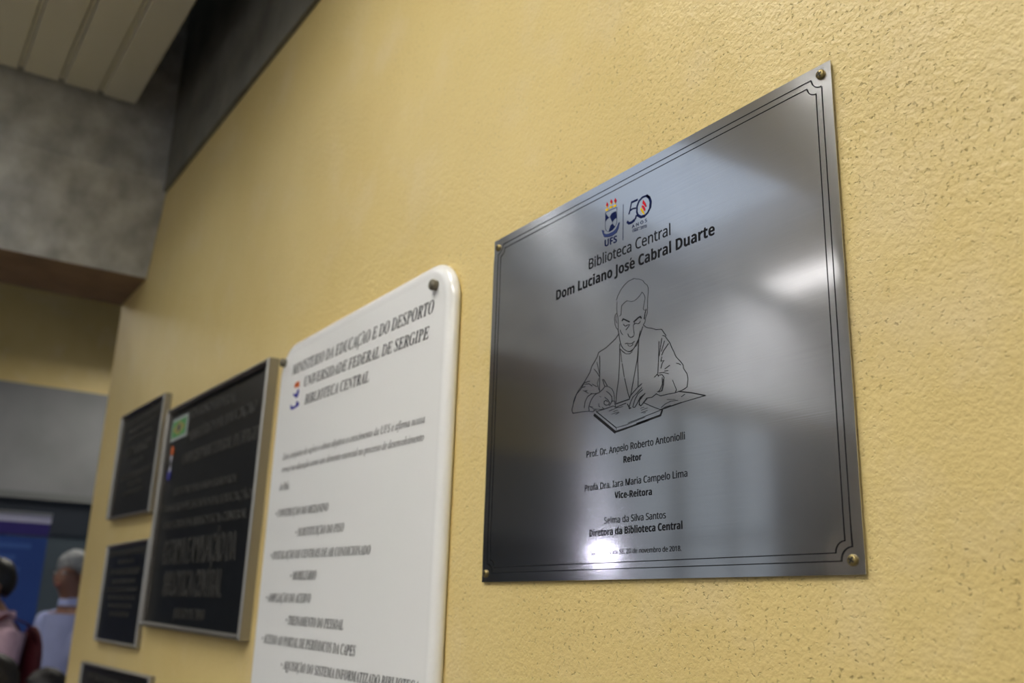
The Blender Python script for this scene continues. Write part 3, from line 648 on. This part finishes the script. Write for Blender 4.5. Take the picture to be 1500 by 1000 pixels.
for row in TEXTS['steel']:
    k = row[0]
    o = lettering(row, INKY, st, M['navy'] if 'navy' in k else M['ink'], 'lettering', bold=BOLD[k.split('_')[0]])
    local(o, ORG)
for i, (sx, sz) in enumerate(screws):
    y0 = PF + 0.0006
    s = MB().lathe([(0.0005, y0 + 0.001), (0.0049, y0 + 0.001), (0.0051, y0 - 0.0010), (0.0045, y0 - 0.0021), (0.0032, y0 - 0.0027), (0.0014, y0 - 0.0029)], 24, org=(sx - Ox, 0, sz - Oz)).build('screw', M['brass'], st, smooth=True)
    cr = MB(); a = R(20 + 35 * i); hx, hz = sx - Ox, sz - Oz
    for t in (a, a + PI / 2):
        d = Vector((math.cos(t), math.sin(t))) * 0.0031; n = Vector((-d.y, d.x)).normalized() * 0.0008
        q = [Vector((hx, hz)) + d + n, Vector((hx, hz)) - d + n, Vector((hx, hz)) - d - n, Vector((hx, hz)) + d - n]
        cr.rings([[(p.x, y0 - 0.0031, p.y) for p in q], [(p.x, y0 - 0.0026, p.y) for p in q]])
    cr.build('cross_slot', M['slot'], s)

# ------------------------------------------------------------------ white plaque
def rrect(x0, x1, z0, z1, r, y, n=8):
    pts = []
    for cx, cz, a in ((x1 - r, z1 - r, 0), (x0 + r, z1 - r, 90), (x0 + r, z0 + r, 180), (x1 - r, z0 + r, 270)):
        for k in range(n + 1):
            t = R(a + 90 * k / n); pts.append((cx + r * math.cos(t), y, cz + r * math.sin(t)))
    return pts
wl, wr, wb, wt = -1.922, -1.200, 1.12, 2.037
wp = thing('white_plaque', 'glossy white acrylic plaque with rounded corners and black serif lettering', 'plaque', ((wl + wr) / 2, 0, wb))
WO = ((wl + wr) / 2, 0, wb)
mb = MB()
profile = [(0.004, -0.0005), (0.0005, -0.004), (0.0, -0.008), (0.002, -0.0125), (0.006, -0.0165), (0.012, -0.0192), (0.017, -0.0198), (0.022, -0.0192), (0.030, -0.0195)]
mb.rings([rrect(wl + i, wr - i, wb + i, wt - i, max(0.072 - i, 0.01), y) for i, y in profile])
sh = mb.build('sheet', M['acrylic'], wp, smooth=True); local(sh, WO)
sh.data.polygons[-1].use_smooth = False
for p in sh.data.polygons:
    if len(p.vertices) > 8: p.use_smooth = False
for row in TEXTS['white']:
    o = lettering(row, -0.0200, wp, M['grey_ink'] if row[0] == 'serifi' else M['serif_ink'], 'lettering', bold=BOLD[row[0]])
    local(o, WO)
emblem(WHITE_EMBLEM, -0.0200, wp, WO)
for (sx, sz) in ((-1.2505, 1.9955), (-1.893, 1.9985), (-1.2505, 1.150), (-1.893, 1.150)):
    n = MB().lathe([(0.0005, -0.012), (0.0085, -0.012), (0.0088, -0.0225), (0.0092, -0.0265), (0.0078, -0.0295), (0.003, -0.031)], 14, org=(sx - WO[0], 0, sz - WO[2])).build('nail_cap', M['cap'], wp, smooth=True)

# ------------------------------------------------------------------ framed black plaques
def framed(x0, x1, z0, z1, tilt, depth, rim, label, group=None):
    cx, w, h = (x0 + x1) / 2, (x1 - x0) / 2, z1 - z0
    t = thing('framed_plaque', label, 'plaque', (cx, 0, z0), group=group)
    t.rotation_euler = (0, R(tilt), 0)
    prof = [(0.0, 0.001), (0.0, -depth + 0.004), (0.004, -depth), (rim - 0.005, -depth), (rim, -depth + 0.007), (rim, 0.001)]
    m = MB()
    cor = [(-1, 0), (1, 0), (1, 1), (-1, 1)]
    def pt(c, p):
        i, y = p
        return (c[0] * (w - i), y, i if c[1] == 0 else h - i)
    names = []
    for a in range(4):
        c0, c1 = cor[a], cor[(a + 1) % 4]
        MB().rings([[pt(c0, p) for p in prof], [pt(c1, p) for p in prof]]).build('frame_rail', M['alu'], t)
    MB().box(-w + rim - 0.002, w - rim + 0.002, -0.010, 0.0, rim - 0.002, h - rim + 0.002).build('panel', M['cast'], t)
    return t, (cx, 0, z0)
big, BO = framed(-2.822, -1.994, 1.440, 2.036, 0.75, 0.026, 0.011, 'large framed black plaque with flag and raised lettering, beside the white plaque')
def untilt(o, org, tilt):
    # text coordinates are given on the wall; bring them into the tilted frame's space
    m = Matrix.Rotation(R(tilt), 3, 'Y').inverted()
    for v in o.data.vertices:
        v.co = m @ (v.co - Vector(org))
    return o
for row in TEXTS['large']:
    o = lettering(row, -0.0120, big, M['relief'], 'raised_lettering', extrude=0.003, bold=BOLD['reg'])
    untilt(o, BO, 0.75)
fl = MB().box(-2.785, -2.632, -0.0125, -0.009, 1.945, 2.008).build('flag', [M['white_enamel'], M['green'], M['gold'], M['blue']], big)
untilt(fl, BO, 0.75)
g = MB().box(-2.776, -2.641, -0.0130, -0.0124, 1.953, 2.000).build('green_field', M['green'], fl); untilt(g, BO, 0.75)
g = MB().poly([(-2.77, -0.0132, 1.9765), (-2.7085, -0.0132, 1.956), (-2.647, -0.0132, 1.9765), (-2.7085, -0.0132, 1.997)]).build('yellow_rhombus', mat('ochre_enamel', srgb(150, 140, 70), 0.5), fl); untilt(g, BO, 0.75)
g = MB().lathe([(0.0005, -0.0136), (0.011, -0.0136), (0.011, -0.0131)], 14, org=(-2.7085, 0, 1.9765)).build('blue_disc', M['slate'], fl); untilt(g, BO, 0.75)
cr = MB()
cx = -2.752
cr.poly([(cx - .012, -.0125, 1.905), (cx + .016, -.0125, 1.905), (cx + .018, -.0125, 1.925), (cx, -.0125, 1.932), (cx - .012, -.0125, 1.925)], 1)
cr.poly([(cx - .012, -.0125, 1.903), (cx + .014, -.0125, 1.903), (cx + .002, -.0125, 1.878)], 0)
cr.poly([(cx + .002, -.0126, 1.880), (cx + .016, -.0126, 1.858), (cx - .014, -.0126, 1.858)], 0)
cr.poly([(cx - .018, -.0127, 1.858), (cx + .018, -.0127, 1.860), (cx + .016, -.0127, 1.840), (cx - .002, -.0127, 1.832), (cx - .016, -.0127, 1.840)], 2)
em = cr.build('emblem', [mat('pale_enamel', srgb(190, 190, 205), 0.4), M['orange'], M['blue']], big); untilt(em, BO, 0.75)

def rows(parent, org, tilt, x0, x1, z1, spec):
    z = z1
    for txt, cap, f, gap in spec:
        z -= cap
        wd = (x1 - x0) * f; c = (x0 + x1) / 2
        o = lettering(['reg', txt, c - wd / 2, c + wd / 2, z, z, cap], -0.0118, parent, M['relief'], 'raised_lettering', extrude=0.0025, bold=0.006)
        untilt(o, org, tilt); z -= gap
a, AO = framed(-3.455, -2.893, 1.762, 2.113, 1.2, 0.024, 0.008, 'small framed black plaque, the upper one left of the large black plaque')
rows(a, AO, 1.2, -3.43, -2.92, 2.09, SMALL_ROWS[0])
a, AO = framed(-3.412, -2.868, 1.383, 1.683, 0.1, 0.017, 0.009, 'small framed black plaque, the lower one left of the large black plaque')
rows(a, AO, 0.1, -3.39, -2.89, 1.662, SMALL_ROWS[1])
a, AO = framed(-3.545, -2.672, 0.95, 1.318, -0.5, 0.017, 0.010, 'framed black plaque at bottom edge, below the two small ones')
rows(a, AO, -0.5, -3.5, -2.72, 1.288, SMALL_ROWS[2])

# ------------------------------------------------------------------ roll-up banner and counter
bn = thing('roll_up_banner', 'blue roll-up banner with white header strip standing behind the people', 'banner', (-6.5, -0.165, 0), R(0))
bw2 = 0.425
MB().box(-0.004, 0.004, -bw2, bw2, 0.10, 1.87).build('banner_sheet', M['banner_blue'], bn)
MB().box(-0.0045, 0.0045, -bw2 - .001, bw2 + .001, 1.88, 1.955).build('purple_strip', M['banner_purple'], bn)
MB().box(-0.005, 0.005, -bw2 - .004, bw2 + .004, 1.955, 2.0).build('header_strip', M['banner_white'], bn)
for k, (z, f) in enumerate(((1.80, 0.8), (1.73, 0.62), (1.66, 0.7))):
    MB().box(0.004, 0.0055, -bw2 * f, bw2 * f, z, z + 0.03).build('print_band', M['banner_pale'], bn)
MB().box(-0.12, 0.12, -bw2 - .02, bw2 + .02, 0.0, 0.09).build('cassette', M['alu'], bn, bevel=0.01)
MB().tube((-0.03, 0.0, 0.09), (-0.03, 0.0, 2.0), 0.009).build('pole', M['alu'], bn)
MB().box(-0.012, 0.012, -bw2 - .006, bw2 + .006, 2.0, 2.018).build('top_rail', M['alu'], bn)
ct = thing('counter', 'pale green counter against the dark back wall, between the two standing people', 'counter', (-7.4, 0.35, 0))
MB().box(-0.3, 0.3, -0.5, 0.7, 0.0, 1.14).build('body', M['counter'], ct)
MB().box(-0.34, 0.34, -0.54, 0.74, 1.14, 1.19).build('top', M['counter'], ct, bevel=0.008)

# ------------------------------------------------------------------ people
def skin_mesh(nodes, edges, root, sub=2):
    me = bpy.data.meshes.new('tmp'); names = list(nodes)
    me.from_pydata([nodes[n][0] for n in names], [(names.index(a), names.index(b)) for a, b in edges], [])
    o = bpy.data.objects.new('tmp', me)
    sm = o.modifiers.new('s', 'SKIN'); sm.use_smooth_shade = True; sm.branch_smoothing = 0.4
    for i, n in enumerate(names):
        d = me.skin_vertices[0].data[i]; r = nodes[n][1]
        d.radius = r if isinstance(r, tuple) else (r, r)
        d.use_root = (n == root)
    ss = o.modifiers.new('u', 'SUBSURF'); ss.levels = sub; ss.render_levels = sub
    out = evaluate(o)
    for p in out.polygons: p.use_smooth = True
    return out

def person(loc, rz, Hh, label, skin, hair, shirt, pants, pose='stand', arms='down', glasses=False, long_hair=False, lean=-.02):
    """local -Y is the way the person faces"""
    P = thing('person', label, 'person', loc, rz)
    k = Hh / 1.72
    V = lambda x, y, z: Vector((x * k, y * k, z * k))
    sit = pose == 'sit'
    dz = -0.45 if sit else 0.0
    N = {}; E = []
    def add(n, p, r, par=None):
        N[n] = (V(p[0], p[1], p[2] + dz), (r[0] * k, r[1] * k) if isinstance(r, tuple) else r * k)
        if par: E.append((par, n))
    add('pel', (0, 0, .93), (.155, .11)); add('wst', (0, -.005, 1.08), (.135, .095), 'pel'); add('chs', (0, 0, 1.26), (.16, .11), 'wst')
    add('upc', (0, .01, 1.38), (.085, .065), 'chs'); add('nk', (0, .005, 1.475), .052, 'upc'); add('nk2', (0, -.005 + lean * .6, 1.52), .050, 'nk')
    add('jaw', (0, -.020 + lean, 1.555), (.062, .070), 'nk2'); add('hd', (0, -.005 + lean, 1.615), (.074, .090), 'jaw'); add('crn', (0, lean, 1.668), (.066, .080), 'hd')
    sides = (('l', 1), ('r', -1))
    H_ = {}
    for s, q in sides:
        add('sh' + s, (q * .170, .01, 1.395), .044, 'upc')
        if arms == 'down':
            el, wr_ = (q * .235, .03, 1.13), (q * .245, -.05, .89)
        elif arms == 'fold':
            el, wr_ = (q * .245, -.04, 1.13), (q * -.01, -.22, 1.16 + .04 * q)
        else:  # lap
            el, wr_ = (q * .235, -.03, 1.12), (q * .10, -.30, 1.06)
        add('el' + s, el, .040, 'sh' + s)
        add('wr' + s, wr_, .027, 'el' + s)
        H_[s] = (Vector(el), Vector(wr_), q)
        if sit:
            hip, kn, an, toe = (q * .09, -.03, .91), (q * .12, -.44, .93), (q * .12, -.42, .53), (q * .13, -.56, .485)
        else:
            hip, kn, an, toe = (q * .09, 0, .86), (q * .10, -.02, .48), (q * .11, .02, .085), (q * .13, -.13, .03)
        add('hp' + s, hip, .085, 'pel'); add('kn' + s, kn, .055, 'hp' + s); add('an' + s, an, .038, 'kn' + s)
        add('toe' + s, toe, .032, 'an' + s)
    NB = dict(N); EB = list(E)
    # hands: palm plus four unequal fingers and a thumb leaving its side
    for s, q in sides:
        el, wv, _ = H_[s]; d = (wv - el).normalized()
        side = d.cross(Vector((0, 0, 1)) if abs(d.z) < 0.8 else Vector((0, 1, 0))).normalized()
        curl = side.cross(d).normalized()
        pm = wv + d * .055
        NB['pm' + s] = (V(pm.x, pm.y, pm.z + dz), .026 * k); EB.append(('wr' + s, 'pm' + s))
        for f, (off, ln) in enumerate(((-.027, .066), (-.009, .076), (.010, .070), (.027, .054))):
            b0 = pm + d * .030 + side * off; b1 = b0 + d * ln * .5 + curl * .006; b2 = b1 + d * ln * .42 + curl * .022
            for nm, p, r in (('a', b0, .0105), ('b', b1, .0092), ('c', b2, .0075)):
                NB['f%d%s%s' % (f, nm, s)] = (V(p.x, p.y, p.z + dz), r * k)
            EB += [('pm' + s, 'f%da%s' % (f, s)), ('f%da%s' % (f, s), 'f%db%s' % (f, s)), ('f%db%s' % (f, s), 'f%dc%s' % (f, s))]
        t0 = wv + d * .032 - side * .030; t1 = t0 + d * .030 - side * .022; t2 = t1 + d * .026 - side * .004
        for nm, p, r in (('a', t0, .013), ('b', t1, .0105), ('c', t2, .009)):
            NB['t%s%s' % (nm, s)] = (V(p.x, p.y, p.z + dz), r * k)
        EB += [('wr' + s, 'ta' + s), ('ta' + s, 'tb' + s), ('tb' + s, 'tc' + s)]
    # nose is part of the head surface
    NB['ns'] = (V(0, -.093 + lean, 1.600 + dz), .012 * k); EB.append(('hd', 'ns'))
    link('body', skin_mesh(NB, EB, 'pel'), P).data.materials.append(skin)
    # shirt
    S = {}; SE = []
    grow = .014
    for n in ('pel', 'wst', 'chs', 'upc', 'nk', 'shl', 'shr', 'ell', 'elr'):
        p, r = N[n]; r = r if isinstance(r, tuple) else (r, r)
        g = (grow + .012 * (n[:2] == 'sh') + .010 * (n == 'upc') + (.006 if n in ('wst', 'ell', 'elr') else 0)) * k
        if n == 'nk': p = p - V(0, 0, .012); g = .013 * k
        if n == 'upc': r = (.115 * k, .085 * k)
        S[n] = (p, (r[0] + g, r[1] + g))
    S['hem'] = (N['pel'][0] - V(0, 0, .05) if not sit else N['pel'][0] - V(0, -.0, .015), (.165 * k, .12 * k))
    SE = [('pel', 'wst'), ('wst', 'chs'), ('chs', 'upc'), ('upc', 'nk'), ('upc', 'shl'), ('upc', 'shr'), ('shl', 'ell'), ('shr', 'elr'), ('hem', 'pel')]
    for s in 'lr':
        pe, _ = N['el' + s]; pw, _ = N['wr' + s]
        S['cf' + s] = (pe.lerp(pw, .88), .036 * k); SE.append(('el' + s, 'cf' + s))
    sh_ = link('shirt', skin_mesh(S, SE, 'chs'), P); sh_.data.materials.append(shirt)
    cl = MB()
    cz = (1.478 + dz) * k
    ringp = lambda r, z, o: [(r * math.cos(t), .005 * k - r * .95 * math.sin(t) - o * k, z) for t in [2 * PI * i / 16 for i in range(16)]]
    cl.rings([ringp(.070 * k, cz - .02 * k, 0), ringp(.066 * k, cz + .018 * k, 0), ringp(.060 * k, cz + .022 * k, 0)], cap0=False, cap1=False)
    cl.build('collar', shirt, sh_, smooth=True)
    # trousers
    T_ = {}; TE = []
    T_['pel'] = (N['pel'][0] - V(0, 0, .02), (.162 * k, .118 * k))
    for s in 'lr':
        for n, g in (('hp', .014), ('kn', .018), ('an', .02)):
            p, r = N[n + s]; T_[n + s] = (p + V(0, 0, .02 if n == 'an' else 0), r + g * k)
        TE += [('pel', 'hp' + s), ('hp' + s, 'kn' + s), ('kn' + s, 'an' + s)]
    link('trousers', skin_mesh(T_, TE, 'pel'), P).data.materials.append(pants)
    for s in 'lr':
        a_, t_ = N['an' + s][0], N['toe' + s][0]
        zf = 0.0
        base = V(0, 0, .04); c = (a_ + t_) / 2
        m = MB(); m.ell((c.x, c.y + .01 * k, .042 * k if True else 0), (.050 * k, .135 * k, .042 * k), 16, 8)
        m.build('shoe', M['shoe'], P, smooth=True)
    # head details
    hz = 1.615 + dz
    for q in (1, -1):
        MB().ell((q * .030 * k, (-.077 + lean) * k, (hz + .010) * k), (.013 * k, .012 * k, .009 * k), 10, 6).build('eye', M['eye'], P, smooth=True)
        MB().ell((q * .078 * k, (.004 + lean) * k, (hz - .004) * k), (.010 * k, .020 * k, .032 * k), 10, 6).build('ear', skin, P, smooth=True)
    MB().ell((0, (-.082 + lean) * k, (hz - .052) * k), (.024 * k, .010 * k, .008 * k), 12, 6).build('mouth', M['lips'], P, smooth=True)
    # hair: a shell over crown, back and temples
    m = MB()
    rs = []
    n = 24
    for j in range(0, 10):
        rr = []
        for i in range(n):
            u = 2 * PI * i / n
            front = max(0, -math.sin(u))          # -Y side
            back = max(0, math.sin(u))
            low = PI * ((0.64 if not long_hair else 0.72) + 0.16 * back) * (1 - 0.46 * front ** 0.7)
            t = 0.06 + (low - 0.06) * j / 9
            wob = 1 + 0.03 * math.sin(5 * u + j) + 0.02 * math.sin(11 * u + 2 * j)
            rx, ry, rz_ = .086 * k * wob, .101 * k * wob, .105 * k * wob
            z = (hz + .028) * k + rz_ * math.cos(t)
            if long_hair and j > 6: z -= (j - 6) * .028 * k * (1 - front)
            rr.append((rx * math.sin(t) * math.cos(u), (.010 + lean) * k + ry * math.sin(t) * math.sin(u), z))
        rs.append(rr)
    m.rings(rs, cap0=True, cap1=True)
    m.build('hair', hair, P, smooth=True)
    if glasses:
        g = MB()
        for q in (1, -1):
            c = Vector((q * .031 * k, (-.097 + lean) * k, (hz + .010) * k))
            for i in range(14):
                a0, a1 = 2 * PI * i / 14, 2 * PI * (i + 1) / 14
                g.tube(c + Vector((.022 * k * math.cos(a0), 0, .017 * k * math.sin(a0))), c + Vector((.022 * k * math.cos(a1), 0, .017 * k * math.sin(a1))), .0016 * k, n=6)
            g.tube(c + Vector((q * .022 * k, 0, 0)), (q * .084 * k, lean * k, (hz + .012) * k), .0016 * k, n=6)
        g.tube((-.009 * k, (-.098 + lean) * k, (hz + .010) * k), (.009 * k, (-.098 + lean) * k, (hz + .010) * k), .0016 * k, n=6)
        g.build('eyeglasses', M['black_plastic'], P)
    return P, k, dz

man, k, dz = person((-5.75, 0.315, 0), R(32), 1.746, 'grey haired person in pale blue shirt and glasses, standing by the wall end', M['skin'], M['grey_hair'], M['shirt_blue'], M['trousers'], 'stand', 'down', glasses=True)
wom, k, dz = person((-5.15, -0.09, 0), R(8), 1.665, 'dark haired person in pale pink shirt with maroon straps, arms folded, facing left', M['skin2'], M['dark_hair'], M['shirt_pink'], M['jeans'], 'stand', 'fold', lean=-.06)
# maroon backpack carried by the person in pink
bp = thing('backpack', 'maroon backpack worn on the back of the person in pink', 'backpack', (-5.15, -0.09, 0), R(8))
MB().ell((0, .155, 1.22), (.14, .045, .17), 18, 12).build('bag', M['maroon'], bp, smooth=True)
for q in (1, -1):
    pts = [(q * .10, .155, 1.30), (q * .105, .10, 1.395), (q * .11, .0, 1.435), (q * .11, -.075, 1.38), (q * .115, -.135, 1.27), (q * .12, -.135, 1.12), (q * .15, -.05, 1.02), (q * .15, .13, .98)]
    m = MB()
    rg = []
    for i, p in enumerate(pts):
        rg.append([(p[0] - .022, p[1] - .004, p[2] + .004), (p[0] + .022, p[1] - .004, p[2] + .004), (p[0] + .022, p[1] + .006, p[2] - .004), (p[0] - .022, p[1] + .006, p[2] - .004)])
    m.rings(rg); m.build('strap', M['maroon'], bp, smooth=True)
def chair(loc, rz, label):
    t = thing('chair', label, 'chair', loc, rz, group='chairs under the seated people')
    MB().box(-.21, .21, -.22, .20, .40, .435).build('seat', M['chair'], t, bevel=0.01)
    MB().box(-.20, .20, .20, .225, .55, .82).build('backrest', M['chair'], t, bevel=0.008)
    for x in (-.19, .19):
        MB().tube((x, -.2, .40), (x * 1.05, -.22, 0), .011).build('leg', M['alu'], t)
        MB().tube((x, .212, .80), (x * 1.05, .24, 0), .011).build('leg', M['alu'], t)
def sitter(x, y, H, lab, clab, rz, *a, **kw):
    chair((x, y + 0.0, 0), rz, clab)
    return person((x, y, 0), rz, H, lab, *a, pose='sit', arms='lap', **kw)
sitter(-4.10, -0.20, 1.74, 'dark haired seated person at bottom left corner, in front of the pink shirt', 'chair under the seated person in the bottom left corner', R(12), M['skin'], M['dark_hair'], M['shirt_brown'], M['trousers'], long_hair=True)
sitter(-4.70, 0.090, 1.625, 'dark haired seated person beside the wall end, only the top of the head in view', 'chair under the seated person beside the wall end', R(-4), M['skin2'], M['dark_hair'], M['shirt_dark'], M['jeans'])

bpy.data.scenes.remove(WS)
